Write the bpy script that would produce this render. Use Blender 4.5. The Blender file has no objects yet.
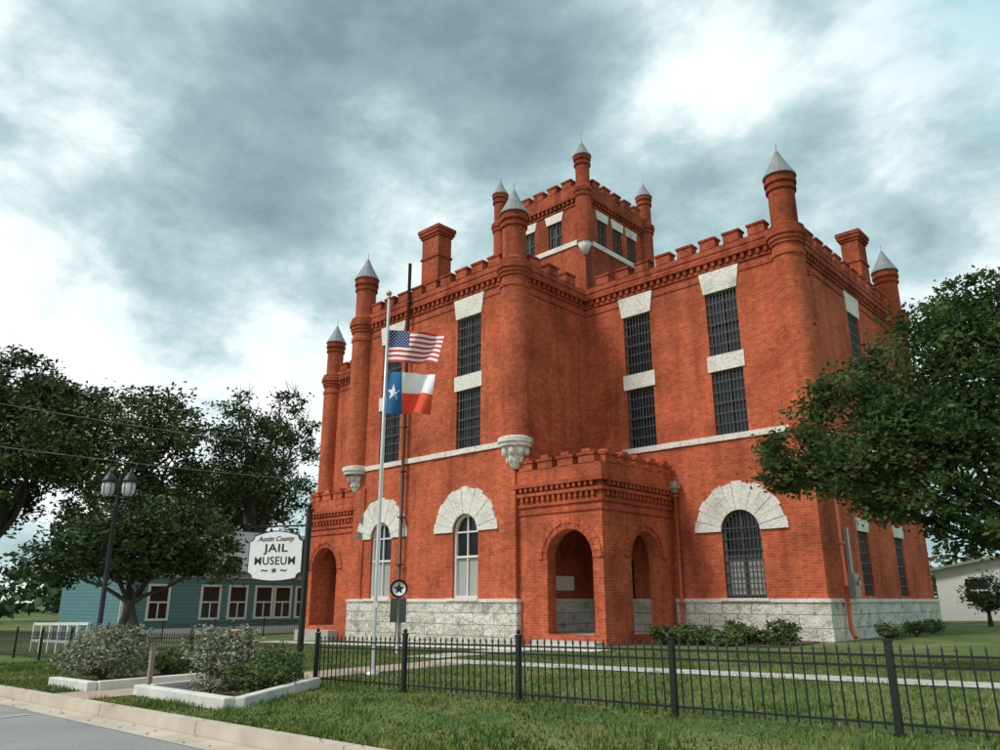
import bpy, math, random
import numpy as np
from mathutils import Vector, Matrix
random.seed(7)
SC=bpy.context.scene
COL=SC.collection
# ------------------------------------------------------------------ helpers
def G(a,b):
    ca=max(-60,min(40,a)); cb=max(-60,min(60,b))
    return 0.02*ca+0.0085*cb
class MB:
    def __init__(s): s.v=[];s.f=[];s.m=[];s.sm=[]
    def add(s,vs,fs,m=0,smooth=False):
        o=len(s.v); s.v+= [tuple(p) for p in vs]
        for f in fs: s.f.append(tuple(o+i for i in f)); s.m.append(m); s.sm.append(smooth)
    def quad(s,a,b,c,d,m=0): s.add([a,b,c,d],[(0,1,2,3)],m)
    def hexa(s,P,m=0):
        s.add(P,[(0,3,2,1),(4,5,6,7),(0,1,5,4),(1,2,6,5),(2,3,7,6),(3,0,4,7)],m)
    def box(s,x0,y0,z0,x1,y1,z1,m=0):
        s.hexa([(x0,y0,z0),(x1,y0,z0),(x1,y1,z0),(x0,y1,z0),(x0,y0,z1),(x1,y0,z1),(x1,y1,z1),(x0,y1,z1)],m)
    def fbox(s,pt,u0,u1,z0,z1,d0,d1,m=0):
        s.hexa([pt(u0,z0,d0),pt(u1,z0,d0),pt(u1,z0,d1),pt(u0,z0,d1),pt(u0,z1,d0),pt(u1,z1,d0),pt(u1,z1,d1),pt(u0,z1,d1)],m)
    def revolve(s,cx,cy,prof,seg=20,m=0,smooth=True,a0=0):
        vs=[];fs=[]
        for r,z in prof:
            for i in range(seg):
                t=a0+2*math.pi*i/seg; vs.append((cx+r*math.cos(t),cy+r*math.sin(t),z))
        for k in range(len(prof)-1):
            for i in range(seg):
                j=(i+1)%seg; fs.append((k*seg+i,k*seg+j,(k+1)*seg+j,(k+1)*seg+i))
        fs.append(tuple(range(seg-1,-1,-1))); n=len(prof)-1; fs.append(tuple(n*seg+i for i in range(seg)))
        s.add(vs,fs,m,smooth)
    def rings(s,cx,cy,prof,seg=20,m=0):
        for k in range(len(prof)-1):
            (r0,z0),(r1,z1)=prof[k],prof[k+1]
            vs=[];fs=[]
            for r,z in((r0,z0),(r1,z1)):
                for i in range(seg):
                    t=2*math.pi*i/seg; vs.append((cx+r*math.cos(t),cy+r*math.sin(t),z))
            for i in range(seg):
                j=(i+1)%seg; fs.append((i,j,seg+j,seg+i))
            s.add(vs,fs,m,True)
    def tube(s,p0,p1,r0,r1=None,seg=8,m=0,smooth=True):
        if r1 is None:r1=r0
        p0=Vector(p0);p1=Vector(p1);d=(p1-p0)
        if d.length<1e-6:return
        d.normalize(); up=Vector((0,0,1)) if abs(d.z)<.9 else Vector((1,0,0))
        x=d.cross(up).normalized();y=d.cross(x)
        vs=[]
        for p,r in((p0,r0),(p1,r1)):
            for i in range(seg):
                t=2*math.pi*i/seg; vs.append(tuple(p+x*(r*math.cos(t))+y*(r*math.sin(t))))
        fs=[(i,(i+1)%seg,seg+(i+1)%seg,seg+i) for i in range(seg)]+[tuple(range(seg)),tuple(range(2*seg-1,seg-1,-1))]
        s.add(vs,fs,m,smooth)
    def poly(s,pts,rs,seg=8,m=0):
        for i in range(len(pts)-1): s.tube(pts[i],pts[i+1],rs[i],rs[i+1],seg,m)
    def ball(s,c,r,m=0,seg=10,rings=6,sx=1,sz=1):
        prof=[(max(.001,r*math.sin(math.pi*k/rings))*sx,c[2]-r*sz*math.cos(math.pi*k/rings)) for k in range(rings+1)]
        s.revolve(c[0],c[1],prof,seg,m)
    def obj(s,name,mats,parent=None,origin=None,**kw):
        if origin is None: origin=WO[parent.name] if parent else (0,0,0)
        me=bpy.data.meshes.new(name)
        me.from_pydata([(v[0]-origin[0],v[1]-origin[1],v[2]-origin[2]) for v in s.v],[],s.f)
        for m in mats: me.materials.append(m)
        me.polygons.foreach_set('material_index',s.m); me.polygons.foreach_set('use_smooth',s.sm)
        me.update()
        return link(name,me,parent,origin,**kw)
WO={}
def link(name,me,parent=None,origin=(0,0,0),**kw):
    o=bpy.data.objects.new(name,me); COL.objects.link(o)
    if parent:
        o.parent=parent; po=WO[parent.name]; o.location=tuple(origin[i]-po[i] for i in range(3))
    else: o.location=origin
    WO[o.name]=tuple(origin)
    for k,v in kw.items(): o[k]=v
    return o
def empty(name,loc,label,cat,group=None):
    o=link(name,None,None,loc); o["label"]=label;o["category"]=cat
    if group:o["group"]=group
    return o
# ------------------------------------------------------------------ materials
def newmat(name):
    m=bpy.data.materials.new(name);m.use_nodes=True;nt=m.node_tree
    return m,nt,nt.nodes['Principled BSDF']
def N(nt,t,**kw):
    n=nt.nodes.new(t)
    for k,v in kw.items(): setattr(n,k,v)
    return n
def ramp(nt,fac,stops):
    r=N(nt,'ShaderNodeValToRGB'); e=r.color_ramp.elements
    e[0].position=stops[0][0];e[0].color=(*stops[0][1],1)
    e[1].position=stops[-1][0];e[1].color=(*stops[-1][1],1)
    for p,c in stops[1:-1]:
        x=e.new(p);x.color=(*c,1)
    nt.links.new(fac,r.inputs[0]); return r.outputs[0]
def mixc(nt,fac,a,b,mode='MIX'):
    n=N(nt,'ShaderNodeMix',data_type='RGBA',blend_type=mode)
    if isinstance(fac,(int,float)): n.inputs[0].default_value=fac
    else: nt.links.new(fac,n.inputs[0])
    for s,i in((a,6),(b,7)):
        if isinstance(s,tuple): n.inputs[i].default_value=(*s,1)
        else: nt.links.new(s,n.inputs[i])
    return n.outputs[2]
def noise(nt,scale,detail=4,vec=None,rough=.55):
    n=N(nt,'ShaderNodeTexNoise'); n.inputs['Scale'].default_value=scale;n.inputs['Detail'].default_value=detail;n.inputs['Roughness'].default_value=rough
    if vec is None:
        g=N(nt,'ShaderNodeNewGeometry'); vec=g.outputs['Position']
    nt.links.new(vec,n.inputs['Vector']); return n.outputs['Fac']
def wallvec(nt):
    g=N(nt,'ShaderNodeNewGeometry'); s=N(nt,'ShaderNodeSeparateXYZ'); nt.links.new(g.outputs['Position'],s.inputs[0])
    a=N(nt,'ShaderNodeMath',operation='ADD'); nt.links.new(s.outputs[0],a.inputs[0]);nt.links.new(s.outputs[1],a.inputs[1])
    c=N(nt,'ShaderNodeCombineXYZ'); nt.links.new(a.outputs[0],c.inputs[0]);nt.links.new(s.outputs[2],c.inputs[1]); return c.outputs[0],s
def bump(nt,b,h,strength=.4,dist=.02):
    n=N(nt,'ShaderNodeBump'); n.inputs['Strength'].default_value=strength;n.inputs['Distance'].default_value=dist
    nt.links.new(h,n.inputs['Height']); nt.links.new(n.outputs[0],b.inputs['Normal'])
def simple(name,c,rough=.6,metal=0,var=.15,sc=8):
    m,nt,b=newmat(name)
    f=noise(nt,sc,2); col=mixc(nt,f,tuple(x*(1-var) for x in c),tuple(min(1,x*(1+var)) for x in c))
    nt.links.new(col,b.inputs['Base Color']); b.inputs['Roughness'].default_value=rough;b.inputs['Metallic'].default_value=metal
    return m
def brickmat(name,c1,c2,mort):
    m,nt,b=newmat(name); vec,s=wallvec(nt)
    t=N(nt,'ShaderNodeTexBrick'); nt.links.new(vec,t.inputs['Vector'])
    t.inputs['Color1'].default_value=(*c1,1);t.inputs['Color2'].default_value=(*c2,1);t.inputs['Mortar'].default_value=(*mort,1)
    t.inputs['Scale'].default_value=1;t.inputs['Brick Width'].default_value=.25;t.inputs['Row Height'].default_value=.09;t.inputs['Mortar Size'].default_value=.010;t.inputs['Mortar Smooth'].default_value=.2;t.inputs['Bias'].default_value=-.15
    big=noise(nt,.45,3); col=ramp(nt,big,[(.3,(.64,.62,.62)),(.5,(1,1,1)),(.7,(1.2,1.2,1.18))]); c=mixc(nt,1.0,t.outputs['Color'],col,'MULTIPLY')
    g=N(nt,'ShaderNodeNewGeometry');mp=N(nt,'ShaderNodeMapping');mp.inputs['Scale'].default_value=(2.2,2.2,.18);nt.links.new(g.outputs['Position'],mp.inputs[0])
    st=noise(nt,1,3,mp.outputs[0]); sr=ramp(nt,st,[(.46,(1,1,1)),(.74,(.56,.52,.51))]); c=mixc(nt,.7,c,sr,'MULTIPLY')
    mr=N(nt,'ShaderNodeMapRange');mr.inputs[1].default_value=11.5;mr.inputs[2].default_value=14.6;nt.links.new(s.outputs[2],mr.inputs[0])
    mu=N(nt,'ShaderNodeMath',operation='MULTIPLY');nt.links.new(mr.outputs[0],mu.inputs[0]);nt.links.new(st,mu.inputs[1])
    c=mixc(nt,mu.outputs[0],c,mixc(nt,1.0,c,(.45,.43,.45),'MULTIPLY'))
    fine=noise(nt,5,3,rough=.75); fr=ramp(nt,fine,[(.32,(.70,.67,.65)),(.68,(1.28,1.25,1.22))]); c=mixc(nt,.75,c,fr,'MULTIPLY')
    nt.links.new(c,b.inputs['Base Color']); b.inputs['Roughness'].default_value=.92
    b.inputs['Specular IOR Level'].default_value=.12
    inv=N(nt,'ShaderNodeMath',operation='SUBTRACT');inv.inputs[0].default_value=1;nt.links.new(t.outputs['Fac'],inv.inputs[1]); bump(nt,b,inv.outputs[0],.5,.013)
    return m
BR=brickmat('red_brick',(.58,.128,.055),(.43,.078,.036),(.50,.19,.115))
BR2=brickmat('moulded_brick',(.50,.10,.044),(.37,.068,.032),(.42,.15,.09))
def stonemat(name,blocks,base=(.66,.62,.55)):
    m,nt,b=newmat(name)
    n1=noise(nt,1.3,4); c=ramp(nt,n1,[(.22,tuple(x*.6 for x in base)),(.45,base),(.75,tuple(min(1,x*1.15) for x in base))])
    n2=noise(nt,11,4); c=mixc(nt,.6,c,ramp(nt,n2,[(.3,(.62,.58,.52)),(.6,(1.05,1.05,1.05))]),'MULTIPLY')
    h=n2
    if blocks:
        vec,s=wallvec(nt); t=N(nt,'ShaderNodeTexBrick');nt.links.new(vec,t.inputs['Vector'])
        t.inputs['Scale'].default_value=1;t.inputs['Brick Width'].default_value=1.05;t.inputs['Row Height'].default_value=.4;t.inputs['Mortar Size'].default_value=.012
        t.inputs['Color1'].default_value=(1.1,1.1,1.1,1);t.inputs['Color2'].default_value=(.86,.84,.81,1);t.inputs['Mortar'].default_value=(.6,.55,.5,1);t.inputs['Mortar Smooth'].default_value=.8
        c=mixc(nt,1,c,t.outputs['Color'],'MULTIPLY')
        n3=noise(nt,2.6,6,rough=.7)
        c=mixc(nt,.9,c,ramp(nt,n3,[(.3,(.40,.34,.28)),(.45,(1,1,1))]),'MULTIPLY')
        ad=N(nt,'ShaderNodeMath',operation='MULTIPLY_ADD');nt.links.new(t.outputs['Fac'],ad.inputs[0]);ad.inputs[1].default_value=-.5;nt.links.new(n3,ad.inputs[2]);h=ad.outputs[0]
    nt.links.new(c,b.inputs['Base Color']);b.inputs['Roughness'].default_value=.9;bump(nt,b,h,1,.25 if blocks else .03)
    return m
ST=stonemat('limestone',False,(.76,.73,.67)); STB=stonemat('rock_faced_limestone',True,(.84,.81,.74))
GLASS=simple('dark_glass',(.012,.015,.018),.25,0,.3,3)
BARS=simple('iron_bars',(.06,.062,.065),.5)
WHITE=simple('white_paint',(.74,.73,.70),.5,0,.07)
DARKFR=simple('dark_window_frame',(.11,.11,.105),.6)
BLIND=simple('window_blind',(.38,.38,.36),.8)
SLATE=simple('grey_metal_roofing',(.23,.25,.255),.6,.1,.45,5)
ROOFG=simple('flat_roof_felt',(.12,.12,.12),.9)
BLACK=simple('black_iron',(.012,.012,.013),.45)
PIPE=simple('painted_pipe',(.50,.10,.04),.5)
PIPED=simple('dark_pipe',(.10,.035,.025),.5)
GREYM=simple('grey_metal',(.35,.36,.36),.4,.4)
WIRE=simple('weathered_cable',(.22,.23,.23),.5)
PLATE=simple('white_notice',(.8,.8,.78),.5)
DOORM=simple('dark_door',(.03,.028,.025),.5)
CONC=simple('concrete',(.50,.43,.35),.9,0,.4,1.7)
CONCW=simple('whitewashed_concrete',(.62,.61,.57),.9,0,.35,3)
WALKM=simple('walk_concrete',(.46,.46,.42),.9,0,.3,3)
POLE=simple('pole_paint',(.62,.62,.6),.35,.3)
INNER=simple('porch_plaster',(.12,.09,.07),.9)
# ------------------------------------------------------------------ facade tools
def pf(face,c):
    if face=='F': return lambda u,z,d:(u,c+d,z)
    if face=='B': return lambda u,z,d:(u,c-d,z)
    if face=='R': return lambda u,z,d:(c-d,u,z)
    return lambda u,z,d:(c+d,u,z)
def arcpts(uc,zs,r,n=16): return [(uc-r*math.cos(math.pi*i/n),zs+r*math.sin(math.pi*i/n)) for i in range(n+1)]
def wall(mb,pt,u0,u1,z0,z1,holes,dep=.26,m=0,back=False):
    """holes: (ua,ub,za,zb,arch) ; arch -> zb is the springing line"""
    rects=[(h[0],h[1],h[2],h[3]+((h[1]-h[0])/2 if h[4] else 0)) for h in holes]
    us=sorted({u0,u1,*[r[0] for r in rects],*[r[1] for r in rects]}); zs=sorted({z0,z1,*[r[2] for r in rects],*[r[3] for r in rects]})
    for dd in ([0,dep] if back else [0]):
        for i in range(len(us)-1):
            for j in range(len(zs)-1):
                uc=(us[i]+us[i+1])/2;zc=(zs[j]+zs[j+1])/2
                if any(r[0]<uc<r[1] and r[2]<zc<r[3] for r in rects): continue
                mb.quad(pt(us[i],zs[j],dd),pt(us[i+1],zs[j],dd),pt(us[i+1],zs[j+1],dd),pt(us[i],zs[j+1],dd),m)
    for h,r in zip(holes,rects):
        a,b,c,t=r; top=h[3]
        mb.quad(pt(a,c,0),pt(a,c,dep),pt(a,top,dep),pt(a,top,0),m); mb.quad(pt(b,c,0),pt(b,c,dep),pt(b,top,dep),pt(b,top,0),m)
        mb.quad(pt(a,c,0),pt(b,c,0),pt(b,c,dep),pt(a,c,dep),m)
        if not h[4]: mb.quad(pt(a,t,0),pt(b,t,0),pt(b,t,dep),pt(a,t,dep),m)
        else:
            R=(b-a)/2; A=arcpts((a+b)/2,h[3],R)
            for (p,q) in zip(A[:-1],A[1:]):
                mb.quad(pt(p[0],p[1],0),pt(q[0],q[1],0),pt(q[0],q[1],dep),pt(p[0],p[1],dep),m)
                for dd in ([0,dep] if back else [0]): mb.quad(pt(p[0],p[1],dd),pt(q[0],q[1],dd),pt(q[0],t,dd),pt(p[0],t,dd),m)
def archring(mb,pt,uc,zs,r0,r1,d0,d1,n=13,jag=0,m=0):
    for i in range(n):
        rr=r1+(jag if i%2==0 else 0); dd=d0-(.012 if i%2 else 0)
        t0=math.pi*i/n+.006;t1=math.pi*(i+1)/n-.006
        K=3
        for k in range(K):
            s0=t0+(t1-t0)*k/K;s1=t0+(t1-t0)*(k+1)/K
            def q(r,t,d): return pt(uc-r*math.cos(t),zs+r*math.sin(t),d)
            mb.hexa([q(r0,s0,dd),q(r0,s1,dd),q(r0,s1,d1),q(r0,s0,d1),q(rr,s0,dd),q(rr,s1,dd),q(rr,s1,d1),q(rr,s0,d1)],m)
def off(outline,o):
    n=len(outline);res=[]
    for i in range(n):
        p=outline[i-1];c=outline[i];q=outline[(i+1)%n]
        def nrm(a,b):
            dx=b[0]-a[0];dy=b[1]-a[1];L=math.hypot(dx,dy);return(dy/L,-dx/L)
        n1=nrm(p,c);n2=nrm(c,q); res.append((c[0]+o*(n1[0]+n2[0]),c[1]+o*(n1[1]+n2[1])))
    return res
def band(mb,outline,oi,oo,z0,z1,m=0):
    A=off(outline,oi);B=off(outline,oo);n=len(A)
    for i in range(n):
        j=(i+1)%n
        mb.quad((*B[i],z0),(*B[j],z0),(*B[j],z1),(*B[i],z1),m); mb.quad((*A[i],z0),(*A[j],z0),(*A[j],z1),(*A[i],z1),m)
        mb.quad((*A[i],z1),(*B[i],z1),(*B[j],z1),(*A[j],z1),m); mb.quad((*A[i],z0),(*B[i],z0),(*B[j],z0),(*A[j],z0),m)
def along(outline,step,wd,oi,oo,z0,z1,mb,m=0,inset=0.0):
    n=len(outline)
    for i in range(n):
        a=Vector(outline[i]);b=Vector(outline[(i+1)%n]);d=b-a;L=d.length
        if L<.8: continue
        d.normalize(); nn=Vector((d.y,-d.x)); k=max(1,round((L-2*inset)/step)); st=(L-2*inset)/k
        for t in range(k):
            c=a+d*(inset+st*(t+.5)); p=c-d*wd/2+nn*oi;q=c+d*wd/2+nn*oi;r=c+d*wd/2+nn*oo;s=c-d*wd/2+nn*oo
            mb.hexa([(*p,z0),(*q,z0),(*r,z0),(*s,z0),(*p,z1),(*q,z1),(*r,z1),(*s,z1)],m)
# ------------------------------------------------------------------ JAIL
WR=9.03;DD=4.58;XL=-18.68;XE=-27.71;DP=11.66
mir=lambda a:-27.71-a
J=empty('brick_jail_building',(-13.85,3.5,0),"three-storey red brick castle-like jail with crenellated parapet and turrets","building")
OUT=[(0,0),(0,DP),(XE,DP),(XE,0),(XL,0),(XL,-DD),(-WR,-DD),(-WR,0)]
def win_rect(pt,uc,w,z0,z1,parent,lint=None,frame=DARKFR,bars=True,blind=0,sillz=None):
    mb=MB(); a,b=uc-w/2,uc+w/2
    mb.quad(pt(a,z0,.22),pt(b,z0,.22),pt(b,z1,.22),pt(a,z1,.22),0)
    if blind: mb.quad(pt(a+.05,z1-blind,.212),pt(b-.05,z1-blind,.212),pt(b-.05,z1-.05,.212),pt(a+.05,z1-.05,.212),1)
    W=mb.obj('window',[GLASS,BLIND],parent,origin=pt(uc,z0,.2))
    mb=MB(); t=.06
    mb.fbox(pt,a,a+t,z0,z1,.12,.21);mb.fbox(pt,b-t,b,z0,z1,.12,.21);mb.fbox(pt,a+t,b-t,z0,z0+t,.12,.21);mb.fbox(pt,a+t,b-t,z1-t,z1,.12,.21)
    zm=(z0+z1)/2; mb.fbox(pt,a+t,b-t,zm-.03,zm+.03,.13,.205); mb.fbox(pt,uc-.02,uc+.02,z0+t,z1-t,.14,.2)
    mb.obj('frame',[frame],W)
    if bars:
        mb=MB();n=9
        for i in range(1,n): u=a+(b-a)*i/n; mb.fbox(pt,u-.014,u+.014,z0,z1,.04,.065)
        for i in range(1,6): z=z0+(z1-z0)*i/6; mb.fbox(pt,a,b,z-.018,z+.018,.03,.075)
        mb.obj('window_bars',[BARS],W)
    if lint:
        mb=MB(); h,sp=lint
        c=[pt(a-.05,z1,-.05),pt(b+.05,z1,-.05),pt(b+.05,z1,.2),pt(a-.05,z1,.2),pt(a-.05-sp,z1+h,-.05),pt(b+.05+sp,z1+h,-.05),pt(b+.05+sp,z1+h,.2),pt(a-.05-sp,z1+h,.2)]
        mb.hexa(c); mb.obj('lintel',[ST],W)
    return W
def win_arch(pt,uc,w,z0,zs,parent,white=True,bars=False,surround=True):
    r=w/2;a,b=uc-r,uc+r
    mb=MB(); A=arcpts(uc,zs,r)
    pts=[pt(a,z0,.22),pt(b,z0,.22)]+[pt(p[0],p[1],.22) for p in A[::-1]]
    mb.add(pts,[tuple(range(len(pts)))],0)
    mb.quad(pt(a+.08,z0+.1,.212),pt(b-.08,z0+.1,.212),pt(b-.08,z0+(zs-z0)*.62,.212),pt(a+.08,z0+(zs-z0)*.62,.212),1)
    W=mb.obj('window',[GLASS,BLIND],parent,origin=pt(uc,z0,.2))
    mb=MB();t=.09
    mb.fbox(pt,a,a+t,z0,zs,.1,.21);mb.fbox(pt,b-t,b,z0,zs,.1,.21);mb.fbox(pt,a+t,b-t,z0,z0+t,.1,.21)
    archring(mb,pt,uc,zs,r-t,r-.002,.1,.21,9)
    zm=z0+(zs-z0)*.62; mb.fbox(pt,a+t,b-t,zm-.04,zm+.04,.11,.205);mb.fbox(pt,uc-.025,uc+.025,z0+t,zs+r-t,.13,.2); mb.fbox(pt,a+t,b-t,zs-.03,zs+.03,.115,.2)
    mb.obj('frame',[WHITE if white else DARKFR],W)
    if bars:
        mb=MB();n=10
        for i in range(1,n):
            u=a+(b-a)*i/n; mb.fbox(pt,u-.014,u+.014,z0,zs+math.sqrt(max(0,r*r-(u-uc)**2)),.03,.06)
        for i in range(0,7): z=z0+.1+(zs-z0)*i/6; mb.fbox(pt,a,b,z-.018,z+.018,.02,.07)
        mb.obj('window_bars',[BARS],W)
    if surround:
        mb=MB(); archring(mb,pt,uc,zs,r,1.66,-.07,.18,13,.06); mb.obj('stone_arch',[ST],W)
    mb=MB(); mb.fbox(pt,a-.15,b+.15,z0-.1,z0-.003,-.19,.2); mb.obj('sill',[ST],W)
    return W
wl=MB()
F0=pf('F',0);FW=pf('F',-DD);R0=pf('R',0);L0=pf('L',XE);B0=pf('B',DP)
UP=(9.98,12.47);LO=(6.98,9.36);LT=(.86,.14)
def pairhole(u,w=1.26): return [(u-w/2,u+w/2,*LO,False),(u-w/2,u+w/2,*UP,False)]
def pairwin(pt,u,w=1.26,**k):
    win_rect(pt,u,w,*UP,J,LT,**k); W=win_rect(pt,u,w,*LO,J,None,**k)
    mb=MB(); mb.fbox(pt,u-w/2-.1,u+w/2+.1,LO[1]+.003,UP[0]-.003,-.05,.2); mb.obj('stone_panel',[ST],W)
cR=[-6.46,-2.71]; cW=[-16.46,-11.55]
holes=[h for u in cR for h in pairhole(u)]+[(-2.71-.72,-2.71+.72,1.32,3.55,True),(-8.35,-7.15,.15,2.7,False)]
wall(wl,F0,-WR,0,-.8,13.9,holes)
holes=[h for u in cR for h in pairhole(mir(u))]+[(mir(-2.71)-.72,mir(-2.71)+.72,1.32,3.55,True)]
wall(wl,F0,XE,XL,-.8,13.9,holes)
wall(wl,FW,XL,-WR,-.8,13.9,[h for u in cW for h in pairhole(u,1.36)]+[(u-.68,u+.68,1.32,3.75,True) for u in(-16.72,-11.62)])
wall(wl,R0,0,DP,-.8,13.9,[h for u in(6.1,) for h in pairhole(u)]+[(u-.5,u+.5,1.4,3.6,False) for u in(3.9,7.9)])
wall(wl,L0,0,DP,-.8,13.9,[]); wall(wl,B0,XE,0,-.8,13.9,[])
wall(wl,pf('R',-WR),-DD,0,-.8,13.9,[]); wall(wl,pf('L',XL),-DD,0,-.8,13.9,[])
band(wl,OUT,-.02,.035,13.02,13.1,1)
for (x,y) in[(-WR,-DD),(XL,-DD)]:
    sx=-1 if x==-WR else 1
    wl.box(min(x+.03*-sx,x+sx*.75),y-.07,-.7,max(x+.03*-sx,x+sx*.75),y+.02,6.0,0)
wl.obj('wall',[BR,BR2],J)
for u in cR:
    pairwin(F0,u); pairwin(F0,mir(u))
for u in cW: pairwin(FW,u,1.36)
pairwin(R0,6.1)
for u in(3.9,7.9): win_rect(R0,u,1.0,1.4,3.6,J,(.45,.1),blind=.9)
win_arch(F0,-2.71,1.44,1.32,3.55,J,white=False,bars=True); win_arch(F0,mir(-2.71),1.44,1.32,3.55,J,white=False,bars=True)
for u in(-16.72,-11.62): win_arch(FW,u,1.36,1.32,3.75,J)
sb=MB(); band(sb,OUT,-.05,.10,-.8,1.18,0); band(sb,OUT,-.05,.15,1.183,1.30,1); sb.obj('stone_base',[STB,ST],J)
for (pt,a,b) in[(FW,XL+.2,-WR-.2),(F0,-7.4,-.2),(F0,XE+.2,mir(-7.4)),(R0,.2,DP-.2)]:
    sb=MB(); sb.fbox(pt,a,b,6.77,6.955,-.045,.05)
    u=a
    while u<b-.05:
        w=min(random.uniform(.7,1.1),b-u); k=random.uniform(.06,.1); sb.fbox(pt,u+.006,u+w-.006,6.76,6.965,-k,.048); u+=w
    sb.obj('string_course',[ST],J)
# parapet
pp=MB()
band(pp,OUT,-.02,.06,13.36,13.47,1); along(OUT,.30,.13,-.02,.13,13.473,13.68,pp,1,.3)
band(pp,OUT,-.02,.17,13.683,13.83,1); band(pp,OUT,-.30,.10,13.833,14.25,0)
along(OUT,1.0,.64,-.28,.12,14.253,14.60,pp,0,.55); along(OUT,1.0,.72,-.32,.16,14.603,14.69,pp,1,.55)
band(pp,OUT,-.1,.13,14.0,14.06,1)
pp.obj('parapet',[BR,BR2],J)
rf=MB(); z=13.75; rf.quad((0,.05,z),(0,DP,z),(XE,DP,z),(XE,.05,z)); rf.quad((XL,-DD,z),(-WR,-DD,z),(-WR,.05,z),(XL,.05,z)); rf.obj('roof',[ROOFG],J)
def turret(x,y,carved,zc=16.15,zt=17.43):
    mb=MB(); s=.54
    if carved:
        k=1.0 if x==-WR else .8
        mb.revolve(x,y,[(.14*k,5.85),(.22*k,6.0),(.3*k,6.2),(.38*k,6.45),(.48*k,6.62)],16,2)
        mb.rings(x,y,[(.48,6.62),(.60,6.66),(.60,6.76),(.66,6.80),(.66,6.97),(.54,7.02)],20,2)
        for i in range(8):
            t=2*math.pi*(i+.5)/8
            mb.ball((x+.43*k*math.cos(t),y+.43*k*math.sin(t),6.48),.12*k,2,8,5,1,1.5); mb.ball((x+.27*k*math.cos(t+.4),y+.27*k*math.sin(t+.4),6.18),.09*k,2,8,5,1,1.6)
    else: mb.rings(x,y,[(.1,6.3),(.3,6.3),(.3,6.42),(.42,6.5),(.42,6.62),(.56,6.72),(.6,6.75),(.6,6.95),(.54,7.0)],20,1)
    mb.rings(x,y,[(s,7.0),(s,12.9),(s+.05,12.95),(s+.05,13.1),(s,13.15),(s,13.35)],24,0)
    mb.rings(x,y,[(s,13.35),(s+.06,13.38),(s+.06,13.48),(s+.11,13.52),(s+.11,13.64),(s+.17,13.68),(s+.17,13.9),(s+.1,13.95),(s+.1,14.08),(s-.07,14.2)],24,1)
    mb.rings(x,y,[(.47,14.2),(.47,15.55)],24,0)
    mb.rings(x,y,[(.47,15.52),(.54,15.56),(.54,15.68),(.49,15.7),(.49,15.8),(.57,15.84),(.57,15.98),(.53,16.0),(.53,zc),(.1,zc)],24,1)
    mb.revolve(x,y,[(.60,zc),(.60,zc+.04),(.40,zc+.40),(.19,zc+.83),(.05,zt-.14),(.015,zt-.1),(.012,zt+.2)],16,3,False)
    mb.obj('turret',[BR,BR2,ST,SLATE],J,origin=(x,y,6))
for x,y,c in[(0,0,False),(0,DP,False),(-WR,-DD,True),(XL,-DD,True),(XE,0,False),(XE,DP,False)]: turret(x,y,c)
def chimney(x,y,wx,wy,z1):
    mb=MB(); mb.box(x-wx/2,y-wy/2,13.7,x+wx/2,y+wy/2,z1-.45,0)
    for k,(e,za,zb) in enumerate([(.05,-1.5,-1.4),(.06,-.447,-.33),(.12,-.327,-.18),(.16,-.177,0)]):
        mb.box(x-wx/2-e,y-wy/2-e,z1+za,x+wx/2+e,y+wy/2+e,z1+zb,1)
    mb.box(x-wx/2+.12,y-wy/2+.12,z1+.002,x+wx/2-.12,y+wy/2-.12,z1+.06,2)
    mb.obj('chimney',[BR,BR2,ROOFG],J,origin=(x,y,13.8))
chimney(-14.6,-3.75,1.1,.8,17.7); chimney(-.5,9.2,.75,1.05,17.35)
# porches
def porch(sign):
    m=(lambda a:a) if sign>0 else mir
    side=pf('R',-5.35) if sign>0 else pf('L',mir(-5.35))
    FP=pf('F',-4.45)
    x0,x1=sorted((m(-WR),m(-5.35))); cx=m(-6.74)
    mb=MB()
    wall(mb,FP,x0,x1,-.8,5.5,[(cx-.97,cx+.97,.16,2.6,True)],.45,0,True)
    wall(mb,side,-4.45,0,-.8,5.5,[(-2.85,-1.05,.16,2.65,True)],.45,0,True)
    P=mb.obj('porch',[BR],J,origin=(m(-7.2),-2.2,0))
    mb=MB(); archring(mb,FP,cx,2.6,.975,1.17,-.03,.2,17,0,1);archring(mb,FP,cx,2.6,1.172,1.36,-.06,.2,19,0,0); mb.obj('brick_arch',[BR,BR2],P)
    mb=MB(); archring(mb,side,-1.95,2.65,.905,1.1,-.03,.2,17,0,1);archring(mb,side,-1.95,2.65,1.102,1.3,-.06,.2,19,0,0)
    mb.obj('brick_arch',[BR,BR2],P)
    ol=[(x1,-4.45),(x1,-.02),(x0,-.02),(x0,-4.45)]
    mb=MB()
    band(mb,ol,-.02,.05,4.15,4.24,1); band(mb,ol,-.02,.07,4.42,4.52,1); along(ol,.24,.11,-.02,.12,4.6,4.78,mb,1,.15); band(mb,ol,-.02,.15,4.783,4.9,1)
    along(ol,.24,.11,-.02,.19,4.95,5.1,mb,1,.15);band(mb,ol,-.02,.22,5.103,5.25,1)
    band(mb,ol,-.3,.12,5.253,5.72,0); along(ol,.95,.66,-.28,.14,5.723,5.98,mb,0,.02); along(ol,.95,.74,-.32,.18,5.983,6.07,mb,1,.02); along(ol,.95,.34,-.28,.14,6.073,6.2,mb,0,.02)
    mb.obj('parapet',[BR,BR2],P)
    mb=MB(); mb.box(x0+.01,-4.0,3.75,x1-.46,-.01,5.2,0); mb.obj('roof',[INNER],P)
    mb=MB(); mb.box(x0+.01,-4.44,-.6,x1-.01,-.11,.15,0); mb.box(m(-6.74)-1.3,-4.95,-.6,m(-6.74)+1.3,-4.453,-.02,0); mb.obj('floor',[WALKM],P)
porch(1);porch(-1)
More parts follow.
